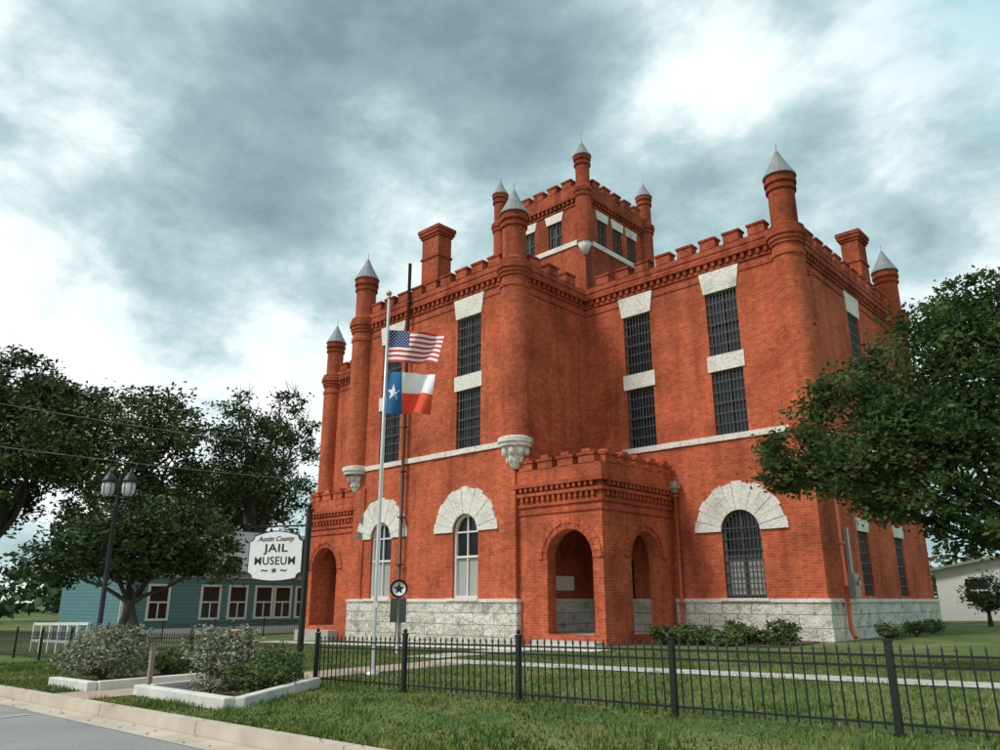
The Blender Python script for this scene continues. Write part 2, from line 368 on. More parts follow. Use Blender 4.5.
mb=MB(); mb.fbox(F0,-8.35,-7.15,.15,2.7,.2,.26); 
for z in(.4,1.6): mb.fbox(F0,-8.2,-7.8,z,z+.9,.17,.2);mb.fbox(F0,-7.7,-7.3,z,z+.9,.17,.2)
mb.obj('door',[DOORM],J)
mb=MB(); pr=pf('R',-WR); mb.fbox(pr,-2.4,-1.35,1.6,2.12,-.05,0);mb.obj('notice_board',[PLATE],J)
def pipe(pts,r,mat):
    mb=MB(); mb.poly(pts,[r]*len(pts),10)
    z=pts[-1][2]+1
    while z<pts[0][2]: 
        p=pts[len(pts)//2]; mb.box(p[0]-r*1.7,p[1]-r*1.4,z,p[0]+r*1.7,p[1]+r*1.4,z+.06); z+=1.9
    return mb.obj('drain_pipe',[mat],J)
pipe([(-15.2,-DD-.22,15.9),(-15.2,-DD-.22,-.3)],.075,PIPED)
pipe([(-5.05,-.24,5.2),(-5.05,-.24,.1)],.06,PIPE)
pipe([(.12,.95,13.4),(.14,.95,13.2),(.26,.95,1.7),(.26,.95,.35),(.45,.7,.12)],.065,PIPE)
mb=MB(); mb.box(-5.2,-.38,5.2,-4.9,-.1,5.45);mb.box(-5.14,-.32,5.05,-4.96,-.15,5.2); mb.obj('rainwater_head',[GREYM],J)
mb=MB(); mb.box(.102,1.6,1.35,.32,2.1,2.1);mb.box(.102,1.75,2.1,.2,1.95,3.6);mb.tube((.32,1.85,1.85),(.4,1.85,1.85),.13,.13,12); mb.obj('electric_meter_box',[GREYM],J)
# central tower
ta,tb,ts=-9.36,.6,5.28
TO=[(ta,tb),(ta,tb+ts),(ta-ts,tb+ts),(ta-ts,tb)]
tw=MB(); TF=pf('F',tb);TR=pf('R',ta)
wr=[2.0,3.25,4.45]
wf=[-12.75,-11.1]
wall(tw,TF,ta-ts,ta,13.6,19.7,[(u-.4,u+.4,17.2,18.5,False) for u in wf],.26)
wall(tw,TR,tb,tb+ts,13.6,19.7,[(u-.36,u+.36,17.2,18.5,False) for u in wr],.26)
wall(tw,pf('L',ta-ts),tb,tb+ts,13.6,19.7,[]);wall(tw,pf('B',tb+ts),ta-ts,ta,13.6,19.7,[])
T=tw.obj('central_tower',[BR],J,origin=(ta-ts/2,tb+ts/2,13.8))
mb=MB(); band(mb,TO,-.02,.07,16.95,17.19,2); band(mb,TO,-.02,.05,19.0,19.1,1); along(TO,.26,.12,-.02,.12,19.15,19.33,mb,1,.2); band(mb,TO,-.02,.16,19.333,19.48,1); band(mb,TO,-.28,.1,19.483,20.0,0)
along(TO,.86,.54,-.26,.12,20.003,20.32,mb,0,.45);along(TO,.86,.62,-.3,.16,20.323,20.41,mb,1,.45)
mb.obj('parapet',[BR,BR2,ST],T)
mb=MB(); mb.box(ta-ts+.1,tb+.1,19.5,ta-.1,tb+ts-.1,19.6); mb.obj('roof',[ROOFG],T)
def twin(pt,u,w):
    mb=MB(); a,b=u-w,u+w; mb.quad(pt(a,17.2,.2),pt(b,17.2,.2),pt(b,18.5,.2),pt(a,18.5,.2),0)
    for (p,q,r,s) in[(a,a+.06,17.2,18.5),(b-.06,b,17.2,18.5),(u-.025,u+.025,17.26,18.44)]: mb.fbox(pt,p,q,r,s,.1,.19,1)
    for z in(17.2,17.82,18.44): mb.fbox(pt,a+.06,b-.06,z,z+.06,.105,.185,1)
    for i in range(1,6): v=a+(b-a)*i/6; mb.fbox(pt,v-.012,v+.012,17.2,18.5,.03,.05,1)
    mb.hexa([pt(a-.06,18.503,-.05),pt(b+.06,18.503,-.05),pt(b+.06,18.503,.1),pt(a-.06,18.503,.1),pt(a-.16,18.95,-.05),pt(b+.16,18.95,-.05),pt(b+.16,18.95,.1),pt(a-.16,18.95,.1)],2)
    mb.obj('window',[GLASS,DARKFR,ST],T,origin=pt(u,17.2,0))
for u in wf: twin(TF,u,.4)
for u in wr: twin(TR,u,.36)
for x,y in TO:
    mb=MB(); mb.revolve(x,y,[(.1,16.35),(.2,16.6),(.34,16.9)],16,2); mb.rings(x,y,[(.36,16.9),(.36,19.2)],18,0); mb.rings(x,y,[(.36,19.2),(.42,19.25),(.42,19.4),(.47,19.45),(.47,19.65),(.36,19.8)],18,1)
    mb.rings(x,y,[(.33,19.7),(.33,20.85)],18,0); mb.rings(x,y,[(.33,20.82),(.40,20.87),(.40,20.98),(.35,21.0),(.35,21.1),(.41,21.15),(.41,21.35)],18,1)
    mb.revolve(x,y,[(.45,21.35),(.45,21.38),(.28,21.68),(.13,21.98),(.03,22.2),(.01,22.25),(.01,22.75 if (x,y)==TO[0] else 22.4)],14,3,False)
    mb.obj('turret',[BR,BR2,ST,SLATE],T,origin=(x,y,19.5))
# ------------------------------------------------------------------ GROUND
m,nt,b=newmat('lawn_ground')
n1=noise(nt,.45,5,rough=.7);n2=noise(nt,14,4,rough=.7)
c=ramp(nt,n1,[(.32,(.050,.095,.018)),(.48,(.085,.135,.028)),(.60,(.17,.18,.06)),(.70,(.24,.21,.10))]); c=mixc(nt,.7,c,ramp(nt,n2,[(.3,(.55,.55,.5)),(.65,(1.25,1.25,1.1))]),'MULTIPLY')
nt.links.new(c,b.inputs['Base Color']);b.inputs['Roughness'].default_value=1;bump(nt,b,n2,.8,.05);LAWN=m
al=[-700,-400,-200,-120,-80,-60,-45,-30,-15,0,10,20,40,60,120,300,700]
bl=[-700,-300,-120,-60,-40,-30,-20.36,-20.30,-15,-8,0,15,30,60,120,300,700]
V=[];Fc=[]
for bb in bl:
    for aa in al: V.append((aa,bb,G(aa,bb)-(.17 if bb<-20.33 else 0)))
for j in range(len(bl)-1):
    for i in range(len(al)-1):
        k=j*len(al)+i; Fc.append((k,k+1,k+1+len(al),k+len(al)))
me=bpy.data.meshes.new('ground');me.from_pydata(V,[],Fc);me.materials.append(LAWN)
link('ground',me,kind='structure')
def sheet(name,pts,dz,mat,**kw):
    me=bpy.data.meshes.new(name);me.from_pydata([(x,y,G(x,y)+dz) for x,y in pts],[],[tuple(range(len(pts)))]);me.materials.append(mat)
    kw.setdefault('kind','structure'); return link(name,me,**kw)
m,nt,b=newmat('asphalt')
n1=noise(nt,.5,5);n2=noise(nt,60,3)
c=ramp(nt,n1,[(.3,(.20,.20,.20)),(.7,(.33,.325,.315))]);c=mixc(nt,.6,c,ramp(nt,n2,[(.3,(.6,.6,.6)),(.7,(1.25,1.25,1.25))]),'MULTIPLY')
nt.links.new(c,b.inputs['Base Color']);b.inputs['Roughness'].default_value=.95;bump(nt,b,n2,.5,.01);ASP=m
sheet('road',[(-60,-32),(40,-32),(40,-20.45),(-60,-20.45)],-.15,ASP)
mb=MB()
a=-60
while a<40:
    a2=a+3; P=[(a+.008,-20.45),(a2-.008,-20.45),(a2-.008,-20.28),(a+.008,-20.28)]
    mb.hexa([(x,y,G(x,y)-.3) for x,y in P]+[(x,y+(.02 if y<-20.4 else 0),G(x,y)+.015) for x,y in P]); a=a2
mb.obj('kerb',[CONC],kind='structure')
sheet('gutter_pavement',[(-60,-20.85),(40,-20.85),(40,-20.453),(-60,-20.453)],-.145,CONC)
PAINT=simple('road_paint',(.62,.62,.6),.8,0,.25,10)
for x in(-9.6,-6.9,-4.2): sheet('parking_line',[(x,-23.4),(x+.1,-23.4),(x+.1,-21.0),(x,-21.0)],-.141,PAINT)
m,nt,b=newmat('mulch'); n2=noise(nt,18,5,rough=.7); c=ramp(nt,n2,[(.3,(.04,.025,.016)),(.7,(.17,.115,.075))]); nt.links.new(c,b.inputs['Base Color']);b.inputs['Roughness'].default_value=1;bump(nt,b,n2,1,.08);MULCH=m
PATHM=simple('brown_path_concrete',(.42,.32,.25),.9,0,.2,3)
BED1=[(-7.3,-19.7),(-5.45,-19.7),(-5.45,-16.9),(-9.5,-16.9)];BED2=[(-3.9,-19.45),(-.75,-19.6),(-2.5,-16.9),(-3.9,-16.9)]
PATH=[(-5.45,-20.28),(-3.9,-20.28),(-3.9,-11.0),(-5.45,-11.0)]
WALK=[(-5.45,-12.0),(34,-12.0),(34,-11.1),(-5.45,-11.1)]; WALK2=[(-22,-7.2),(-3.9,-7.2),(-3.9,-5.9),(-22,-5.9)]; WALK3=[(-7.5,-10.99),(-6,-10.99),(-6,-4.95),(-7.5,-4.95)]
sheet('mulch_bed',BED1,.02,MULCH);sheet('mulch_bed',BED2,.02,MULCH);sheet('garden_path',PATH,.012,PATHM)
sheet('front_walk',WALK,.016,WALKM);sheet('building_walk',WALK2,.02,CONCW);sheet('porch_walk',[(-7.5,-10.99),(-6,-10.99),(-6,-7.21),(-7.5,-7.21)],.02,WALKM)
sheet('porch_approach',[(-8.2,-5.89),(-5.0,-5.89),(-5.0,-4.96),(-8.2,-4.96)],.02,CONCW)
sheet('wall_bed',[(-4.9,-3.2),(-.2,-3.2),(-.2,-.15),(-4.9,-.15)],.02,MULCH)
def lowwall(p,q,lab,h=.16,w=.18):
    d=Vector((q[0]-p[0],q[1]-p[1]));d.normalize();n=Vector((-d.y,d.x))*w/2
    c=[(p[0]-n.x,p[1]-n.y),(q[0]-n.x,q[1]-n.y),(q[0]+n.x,q[1]+n.y),(p[0]+n.x,p[1]+n.y)]
    mb=MB();mb.hexa([(x,y,G(x,y)-.15) for x,y in c]+[(x,y,G(x,y)+h) for x,y in c])
    o=mb.obj('planter_wall',[CONCW],None,origin=(p[0],p[1],G(*p))); o["label"]=lab;o["category"]="low wall";o["group"]="low white walls around the planting beds"
    bv=o.modifiers.new('b','BEVEL');bv.width=.02;bv.segments=2
lowwall(BED1[0],(-5.36,-19.7),"low white concrete edging along mulch bed by street")
lowwall((-5.4,-19.6),(-5.4,-17.1),"low white concrete edging beside sloping garden path")
lowwall((-3.95,-17.1),(-3.95,-19.3),"low white concrete edging beside sloping garden path")
lowwall((-4.04,-19.45),(-.75,-19.6),"low white concrete edging along mulch bed by street")
lowwall((-.7,-19.5),(-2.45,-17.1),"slanting low white concrete edging between bed and lawn")
# ------------------------------------------------------------------ fast leaf meshes
rng=np.random.default_rng(3)
def mesh_np(name,V,F,mat):
    me=bpy.data.meshes.new(name); n=len(V);k=F.shape[1];mN=len(F)
    me.vertices.add(n);me.vertices.foreach_set('co',V.astype(np.float32).ravel())
    me.loops.add(mN*k);me.loops.foreach_set('vertex_index',F.astype(np.int32).ravel())
    me.polygons.add(mN);me.polygons.foreach_set('loop_start',(np.arange(mN)*k).astype(np.int32))
    me.update(calc_edges=True);me.validate()
    for x in (mat if isinstance(mat,list) else [mat]): me.materials.append(x)
    return me
def leafmat(name,c1,c2,c3,sc=.9,trans=True):
    m,nt,b=newmat(name)
    n1=noise(nt,sc,2);n2=noise(nt,7,1)
    c=ramp(nt,n1,[(.35,c1),(.52,c2),(.7,c3)]);c=mixc(nt,.75,c,ramp(nt,n2,[(.3,(.5,.5,.5)),(.7,(1.5,1.45,1.3))]),'MULTIPLY')
    nt.links.new(c,b.inputs['Base Color']);b.inputs['Roughness'].default_value=.65;b.inputs['Specular IOR Level'].default_value=.25
    if trans:
        df=N(nt,'ShaderNodeBsdfDiffuse');nt.links.new(c,df.inputs[0])
        tr=N(nt,'ShaderNodeBsdfTranslucent');nt.links.new(c,tr.inputs[0]);mx=N(nt,'ShaderNodeMixShader');mx.inputs[0].default_value=.3
        nt.links.new(df.outputs[0],mx.inputs[1]);nt.links.new(tr.outputs[0],mx.inputs[2]);nt.links.new(mx.outputs[0],nt.nodes['Material Output'].inputs[0])
    return m
LEAF=leafmat('oak_leaves',(.028,.044,.016),(.060,.088,.030),(.11,.145,.05),trans=False)
LEAFR=leafmat('broad_leaves',(.036,.060,.024),(.075,.118,.042),(.14,.195,.072),1.5)
LEAFD=leafmat('dark_leaves',(.026,.045,.02),(.048,.078,.03),(.085,.12,.045),trans=False)
SAGE=leafmat('sage_leaves',(.15,.165,.12),(.26,.275,.20),(.38,.39,.30),4,False)
SHRUB=leafmat('shrub_leaves',(.045,.075,.022),(.09,.135,.04),(.15,.19,.065),4,False)
BARK=simple('bark',(.085,.07,.056),.95,0,.4,12)
def leafcloud(cl,nl,size,sub=26,sig=.2,flat=.8):
    C=np.array(cl,float); vol=C[:,3]*C[:,4]*C[:,5]; pr=vol**.75/np.sum(vol**.75)
    pts=[]
    for c,p in zip(C,pr):
        n=int(nl*p)
        d=rng.normal(size=(sub,3));d/=np.linalg.norm(d,axis=1)[:,None]; r=rng.uniform(.45,1,size=(sub,1))**.6
        sc=d*r*c[3:6]+c[:3]; w=rng.uniform(.3,1.6,size=sub);w/=w.sum(); k=rng.choice(sub,n,p=w)
        sg=sig*rng.uniform(.6,1.5,size=sub)[k][:,None]
        q=sc[k]+np.clip(rng.normal(size=(n,3)),-2.1,2.1)*sg*c[3:6]*np.array([1,1,flat]); pts.append(q)
    P=np.concatenate(pts);n=len(P)
    a=rng.normal(size=(n,3));a[:,2]*=.6;a/=np.linalg.norm(a,axis=1)[:,None]
    b=np.cross(a,rng.normal(size=(n,3)));b/=np.linalg.norm(b,axis=1)[:,None]
    L=size*rng.uniform(.6,1.3,size=(n,1));W=L*.5
    V=np.stack([P-a*L*.5,P+b*W*.5,P+a*L*.5,P-b*W*.5],1).reshape(-1,3);F=np.arange(4*n).reshape(n,4)
    return V,F
def tree(name,base,fork,clumps,nl,size,tr,leaf,label,cat,stems=None,sub=26,sig=.2,group=None,bare=0):
    o=empty(name,base,label,cat,group)
    mb=MB(); rnd=random.Random(int(abs(base[0]*10)))
    fk=Vector(fork)
    starts=stems or [base]
    for s in starts:
        s=Vector(s); mid=(s+fk)/2+Vector((rnd.uniform(-.2,.2),rnd.uniform(-.2,.2),0))*tr*4
        mb.poly([s-Vector((0,0,.3)),s+Vector((0,0,.25)),mid,fk],[tr*1.5,tr*1.1,tr*.9,tr*.72],9)
    for c in clumps:
        c0=Vector(c[:3]); r0=tr*.55; pts=[fk];n=5
        for i in range(1,n+1):
            t=i/n; p=fk.lerp(c0,t)+Vector((rnd.uniform(-1,1),rnd.uniform(-1,1),rnd.uniform(-.4,.8)))*(.07*(c0-fk).length)*(1-t*.3)
            pts.append(p)
        mb.poly(pts,[r0*(1-.8*i/n) for i in range(n+1)],7)
        for k in range(5):
            q=pts[rnd.choice([2,3,4,5])]; e=c0+Vector((rnd.uniform(-1,1)*c[3],rnd.uniform(-1,1)*c[4],rnd.uniform(-.6,1)*c[5]))*.85
            m1=q.lerp(e,.5)+Vector((rnd.uniform(-.15,.15),rnd.uniform(-.15,.15),rnd.uniform(0,.2)))*c[3]
            mb.poly([q,m1,e],[r0*.3,r0*.17,r0*.05],5)
        for k in range(bare):
            e=c0+Vector((rnd.uniform(-1,1)*c[3],rnd.uniform(-1,1)*c[4],rnd.uniform(1.0,2.0)*c[5]))
            m1=c0.lerp(e,.55)+Vector((.3,.1,0)); mb.poly([c0,m1,e],[r0*.3,r0*.2,r0*.06],5)
            mb.poly([m1,m1+Vector((rnd.uniform(-.8,.8),rnd.uniform(-.8,.8),1.0))],[r0*.15,r0*.04],4)
    mb.obj('trunk',[BARK],o)
    V,F=leafcloud(clumps,nl,size,sub,sig); me=mesh_np('crown',V-np.array(base),F,leaf); c=link('crown',me,o,base)
    return o
def ring_clumps(c,R,H,n,seed,rr=.45):
    r=random.Random(seed);L=[]
    for i in range(n):
        t=2*math.pi*i/n+r.uniform(-.4,.4); k=r.uniform(.35,.75); z=r.uniform(-.75,.8)
        s=math.sqrt(max(.1,1-z*z)); q=R*rr*r.uniform(.75,1.25)
        L.append((c[0]+R*k*s*math.cos(t),c[1]+R*k*s*math.sin(t),c[2]+H*z*.75,q,q,q*.75))
    return L
def z0(a,b): return (a,b,G(a,b))
g="tall oaks behind the buildings"
tree('oak_tree',z0(-56,-9),(-56,-9,5.5),ring_clumps((-56,-9,12.4),7,7.4,12,1),24000,.42,.42,LEAF,"tall dark green oak with broad crown behind museum grounds","tree",group=g,sub=30)
tree('oak_tree',z0(-47.5,-3.5),(-47.5,-3.5,5),ring_clumps((-47.5,-3.5,10.6),6.4,6.0,12,5),20000,.38,.38,LEAF,"spreading oak rising behind the teal wooden house","tree",group=g,sub=24)
tree('oak_tree',z0(-47,6.7),(-47,6.7,6),ring_clumps((-47,6.7,13.2),6.3,7.0,14,9,.30),12500,.34,.36,LEAF,"open-crowned oak with sky showing between its branches","tree",group=g,sub=22,sig=.22,bare=3)
tree('oak_tree',z0(-60,10),(-60,10,4.5),ring_clumps((-60,10,8.5),7,4.5,9,14),10000,.5,.4,LEAF,"distant oak with dense dark crown behind other trees","tree",group=g)
tree('oak_tree',z0(-66,-22),(-66,-22,5.5),ring_clumps((-66,-22,11),7,6,9,18),9000,.5,.4,LEAF,"distant oak with dense dark crown behind other trees","tree",group=g)
b0=z0(-21,-12.9)
tree('shade_tree',b0,(-21,-12.9,1.1),[(-21,-12.9,3.9,1.9,1.9,1.2),(-19.3,-11.9,3.5,1.6,1.6,1.1),(-22.9,-13.9,3.4,1.7,1.7,1.1),(-20.3,-14.4,3.1,1.5,1.5,1),(-22,-11.2,3.2,1.6,1.6,1),(-18.6,-11,2.8,1.2,1.2,.8),(-23.8,-14.9,2.6,1.3,1.3,.8),(-21,-13,2.9,2.2,2.2,1.0)],24000,.2,.17,LEAFD,"low spreading dark green tree with several thin trunks","tree",stems=[(-21.5,-13.3,G(-21.5,-13.3)),(-20.8,-12.5,G(-20.8,-12.5)),(-21,-13.1,G(-21,-13.1))],sub=26)
bt=z0(7.6,-8.3)
tree('lawn_tree',bt,(7.3,-8.7,1.9),[(3.85,-10.8,3.95,.75,.75,.55),(3.7,-11.1,3.5,.6,.6,.4),(4.75,-10.35,4.75,.9,.9,.7),(4.8,-10.85,3.55,.95,.95,.6),(5.6,-9.3,5.5,1.0,1.0,.8),(6.05,-8.8,6.4,.8,.8,.6),(6.8,-8.0,7.15,.75,.75,.5),(5.7,-10.3,4.1,1.05,1.05,.8),(5.75,-10.5,2.95,.85,.85,.5),(6.65,-8.2,6.45,1.0,1.0,.8),(6.75,-8.7,4.9,1.3,1.3,1.0),(6.6,-9.55,3.4,1.1,1.1,.75),(7.6,-7.6,6.2,1.3,1.3,1.0),(8.1,-8.0,4.3,1.4,1.4,1.0),(6.4,-10.1,2.35,.7,.7,.35),(7.3,-6.9,5.0,1.2,1.2,1.0),(6.1,-9.2,4.5,1.0,1.0,.8)],58000,.125,.17,LEAFR,"leafy tree with drooping branches on lawn beside the jail","tree",sub=30,sig=.2)
tree('small_tree',z0(1.2,15),(1.2,15,1.0),[(1.2,15,1.7,.9,.9,.8),(1.5,14.7,1.2,.7,.7,.5)],3500,.14,.09,LEAFD,"small dark rounded tree beyond the jail corner","tree")
tree('oak_tree',z0(8,60),(8,60,3),ring_clumps((8,60,5),7,3.5,9,24),6000,.5,.3,LEAF,"distant oak with dense dark crown behind other trees","tree",group=g)
# ------------------------------------------------------------------ bushes
def bush(name,x,y,r,h,n,size,mat,label,cat="bush",group=None):
    z=G(x,y)+.02; cl=[(x,y,z+h*.5,r*.7,r*.7,h*.42)]
    rr=random.Random(int(x*100+y*7))
    for i in range(6):
        t=i*1.05+rr.random(); cl.append((x+r*.55*math.cos(t),y+r*.55*math.sin(t),z+h*rr.uniform(.3,.7),r*.45,r*.45,h*.3))
    V,F=leafcloud(cl,n,size,14,.28)
    V[:,2]=np.maximum(V[:,2],z+.01)
    o=empty(name,(x,y,z),label,cat,group)
    mb=MB()
    for i in range(9):
        t=i*.7; mb.poly([(x,y,z-.05),(x+r*.3*math.cos(t),y+r*.3*math.sin(t),z+h*.35),(x+r*.6*math.cos(t),y+r*.6*math.sin(t),z+h*.75)],[.018,.012,.005],5)
    mb.obj('stem',[BARK],o)
    link('foliage',mesh_np('foliage',V-np.array((x,y,z)),F,mat),o,(x,y,z))
bush('sage_bush',-7.5,-18.75,.85,1.05,5200,.08,SAGE,"round silvery sage bush in mulch bed")
bush('sage_bush',-3.5,-18.35,.62,1.05,4600,.075,SAGE,"round silvery sage bush beside garden path")
bush('shrub',-6.9,-17.6,.5,.55,2600,.06,SHRUB,"low green shrub in mulch bed by path")
bush('shrub',-7.7,-17.4,.45,.55,2200,.06,SHRUB,"low green shrub in mulch bed by path")
bush('shrub',-2.75,-17.75,.52,.66,3200,.06,SHRUB,"low green shrub in bed beside iron fence")
bush('shrub',-2.2,-18.35,.5,.52,2800,.06,SHRUB,"low green shrub with olive leaves near lawn edge")
bush('shrub',-3.2,-17.3,.45,.68,2400,.06,SHRUB,"low green shrub in bed beside iron fence")
bush('shrub',-2.6,-19.0,.3,.28,1200,.05,SAGE,"small grey tuft at front of mulch bed")
for i,(x,y) in enumerate([(-4.5,-1.6),(-3.9,-2.2),(-3.4,-1.7),(-2.8,-2.4),(-2.4,-1.6),(-1.8,-2.2),(-1.2,-1.7),(-.6,-2.3),(-4.2,-3.0),(-3.2,-3.0),(-2.0,-3.0)]):
    hh=.35+.4*((i*37)%10)/10
    bush('plant',x,y,.42+.03*(i%4),hh,1100,.12,SHRUB,"leafy green plant at foot of the stone base","plant","leafy plants along the building wall")
for i,(x,y) in enumerate([(1.0,2.2),(1.1,4.6),(1.0,6.9)]):
    bush('shrub',x,y,.5,.5,1300,.09,SHRUB,"green shrub against side wall of the jail","bush","shrubs along the side wall")
# ------------------------------------------------------------------ grass blades
def inpoly(x,y,P):
    ins=np.zeros(len(x),bool);n=len(P)
    for i in range(n):
        x1,y1=P[i];x2,y2=P[(i+1)%n]
        c=((y1>y)!=(y2>y))&(x<(x2-x1)*(y-y1)/(y2-y1+1e-12)+x1); ins^=c
    return ins
n=150000
x=rng.uniform(-17,13,n);y=-20.27+15*rng.uniform(0,1,n)**1.5
k=np.ones(n,bool)
for P in(BED1,BED2,PATH,WALK,WALK2,WALK3,[(-23,-5.9),(-3,-5.9),(-3,3),(-23,3)]): k&=~inpoly(x,y,P)
# thin, patchy turf: fewer blades where the soil is worn
wear=np.sin(x*1.3+np.sin(y*2.1)*1.4)+np.sin(y*1.9-x*.6)+np.sin(x*3.7+y*2.9)*.6
k&=(rng.random(n)<np.clip(.95-.22*np.maximum(wear,0),.25,1))
x=x[k];y=y[k];n=len(x);z=.02*x+.0085*y
h=rng.uniform(.03,.08,n)*(.7+.6*(np.sin(x*2.1+np.sin(y*3))*np.sin(y*1.7+x)>0.1));t=rng.uniform(0,2*math.pi,n);w=.007+.004*rng.random(n)
lx=rng.normal(size=n)*.025;ly=rng.normal(size=n)*.025
V=np.stack([np.stack([x-w*np.cos(t),y-w*np.sin(t),z],1),np.stack([x+w*np.cos(t),y+w*np.sin(t),z],1),np.stack([x+lx,y+ly,z+h],1)],1).reshape(-1,3)
GR=leafmat('grass_blades',(.065,.115,.018),(.11,.165,.032),(.25,.245,.08),.8,False)
link('grass',mesh_np('grass',V,np.arange(3*n).reshape(n,3),GR),kind='stuff')
# fallen leaves on the beds, kerb and grass
n=2600;x=rng.uniform(-12,11,n);y=rng.uniform(-20.9,-8,n);z=.02*x+.0085*y+np.where(y<-20.45,-.138,.03)
t=rng.uniform(0,2*math.pi,n);L=rng.uniform(.02,.045,n);dz=rng.uniform(0,.02,n)
P=[np.stack([x+L*np.cos(t+q)*s,y+L*np.sin(t+q)*s,z+d_],1) for q,s,d_ in((0,1,dz),(1.57,.5,0*dz),(3.14,1,dz*.5),(4.71,.5,0*dz))]
link('fallen_leaves',mesh_np('fallen_leaves',np.stack(P,1).reshape(-1,3),np.arange(4*n).reshape(n,4),simple('dry_leaves',(.22,.13,.06),.9,0,.6,9)),kind='stuff')
# ------------------------------------------------------------------ iron fences
pm=MB(); sp=2.44
for i in range(1,20):
    u=sp*i/20; pm.box(u-.007,-.007,.05,u+.007,.007,.78)
    pm.add([(u-.014,-.014,.78),(u+.014,-.014,.78),(u+.014,.014,.78),(u-.014,.014,.78),(u,0,.85)],[(0,1,4),(1,2,4),(2,3,4),(3,0,4),(3,2,1,0)])
for z in(.10,.62,.72): pm.box(.033,-.011,z,sp-.033,.011,z+.024)
pme=bpy.data.meshes.new('fence_panel');pme.from_pydata(pm.v,[],pm.f);pme.materials.append(BLACK)
qm=MB(); qm.box(-.032,-.032,-.2,.032,.032,.86);qm.box(-.04,-.04,.86,.04,.04,.885);qm.ball((0,0,.925),.036,0,10,6);qm.box(-.05,-.05,-.02,.05,.05,.03)
qme=bpy.data.meshes.new('fence_post');qme.from_pydata(qm.v,[],qm.f);qme.materials.append(BLACK)
def fence(a0,b0,ks,skip,label,rot=0):
    o=empty('iron_fence',(a0,b0,G(a0,b0)),label,"fence")
    dx,dy=math.cos(rot),math.sin(rot); e=WO[o.name]
    for k in ks:
        x=a0+dx*sp*k;y=b0+dy*sp*k
        p=bpy.data.objects.new('fence_post',qme);COL.objects.link(p);p.parent=o;p.location=(x-e[0],y-e[1],G(x,y)-e[2]);p.rotation_euler=(0,0,rot)
        if k in skip or k==ks[-1]:continue
        x2=x+dx*sp;y2=y+dy*sp; sl=math.atan2(G(x2,y2)-G(x,y),sp)
        q=bpy.data.objects.new('fence_panel',pme);COL.objects.link(q);q.parent=o;q.location=(x-e[0],y-e[1],G(x,y)-e[2]);q.rotation_euler=(0,-sl,rot)
fence(-2.83,-16.85,list(range(0,7)),[],"black wrought iron fence with spear-topped pickets along the lawn")
fence(-5.27,-16.85,list(range(-14,1)),[],"black wrought iron fence beyond planting bed and street lamp")
fence(2.5,12.5,list(range(0,12)),[],"black iron fence behind the side yard")
fence(-32,-12,list(range(0,9)),[],"black iron fence in front of the teal house",math.radians(68))
# ------------------------------------------------------------------ flagpole & flags
fx,fy=-3.65,-14.94; fz=G(fx,fy)
fp=empty('flagpole',(fx,fy,fz),"tall slender white metal flagpole behind iron fence","flagpole")
mb=MB(); mb.revolve(fx,fy,[(.16,fz-.1),(.16,fz+.04),(.06,fz+.08),(.042,fz+.12),(.038,4),(.026,8.05)],14); mb.obj('pole',[POLE],fp)
mb=MB(); mb.ball((fx,fy,8.12),.07);mb.tube((fx,fy,8.0),(fx,fy,8.08),.04); mb.obj('finial',[simple('gilt',(.5,.38,.15),.3,.8)],fp)
mb=MB(); mb.tube((fx+.07,fy,7.95),(fx+.07,fy,1.1),.006,seg=5); mb.box(fx+.03,fy-.02,1.1,fx+.1,fy+.02,1.2); mb.obj('halyard',[WHITE],fp)
RED=simple('flag_red',(.58,.04,.04),.8,0,.1);FWH=simple('flag_white',(.8,.8,.8),.8,0,.05);BLU=simple('flag_blue',(.015,.03,.12),.8,0,.1);TBL=simple('texas_flag_blue',(.01,.12,.28),.8,0,.1);TRD=simple('texas_flag_red',(.75,.08,.03),.8,0,.1)
def flagfn(ztop,H,L,droop,amp,ph,dirv):
    dx,dy=dirv; nx,ny=-dy,dx
    def f(u,v,o=0):
        s=u*L*(1-.10*v*u); w=amp*math.sin(u*8.5+v*2.2+ph)*u**.5; w2=.04*math.sin(u*17+v*4+ph)
        k=w+w2*u
        z=ztop-v*H*(1-.10*u)-droop*(u**1.3)+.05*math.sin(u*8.5+ph+v*1.5)*u**.5
        return (fx+.05+dx*s+nx*k+nx*o, fy+dy*s+ny*k+ny*o, z)
    return f
dirv=(.80,.60)
def starpts(cu,cv,r,asp,rot=0):
    P=[]
    for i in range(10):
        R=r if i%2==0 else r*.4; t=math.pi/2+math.pi*i/5+rot; P.append((cu+R*math.cos(t)/asp,cv-R*math.sin(t)))
    return P
def flagmesh(name,f,colf,nu,nv,mats,stars,label,cat="flag"):
    mb=MB();V=[f(i/nu,j/nv) for j in range(nv+1) for i in range(nu+1)]
    o0=len(mb.v);mb.v+=V
    for j in range(nv):
        for i in range(nu):
            k=o0+j*(nu+1)+i; mb.f.append((k,k+1,k+nu+2,k+nu+1));mb.m.append(colf((i+.5)/nu,(j+.5)/nv));mb.sm.append(True)
    for P in stars:
        for o in(-.006,.006):
            cu=sum(p[0] for p in P)/10;cv=sum(p[1] for p in P)/10
            mb.add([f(cu,cv,o)]+[f(p[0],p[1],o) for p in P],[(0,1+i,1+(i+1)%10) for i in range(10)],1)
    ob=mb.obj(name,mats,None,origin=f(0,0)); ob["label"]=label;ob["category"]=cat
f1=flagfn(7.2,.78,1.3,.16,.17,.4,dirv)
def uscol(u,v):
    if u<.4 and v<7/13: return 2
    return 0 if int(v*13)%2==0 else 1
stars=[]
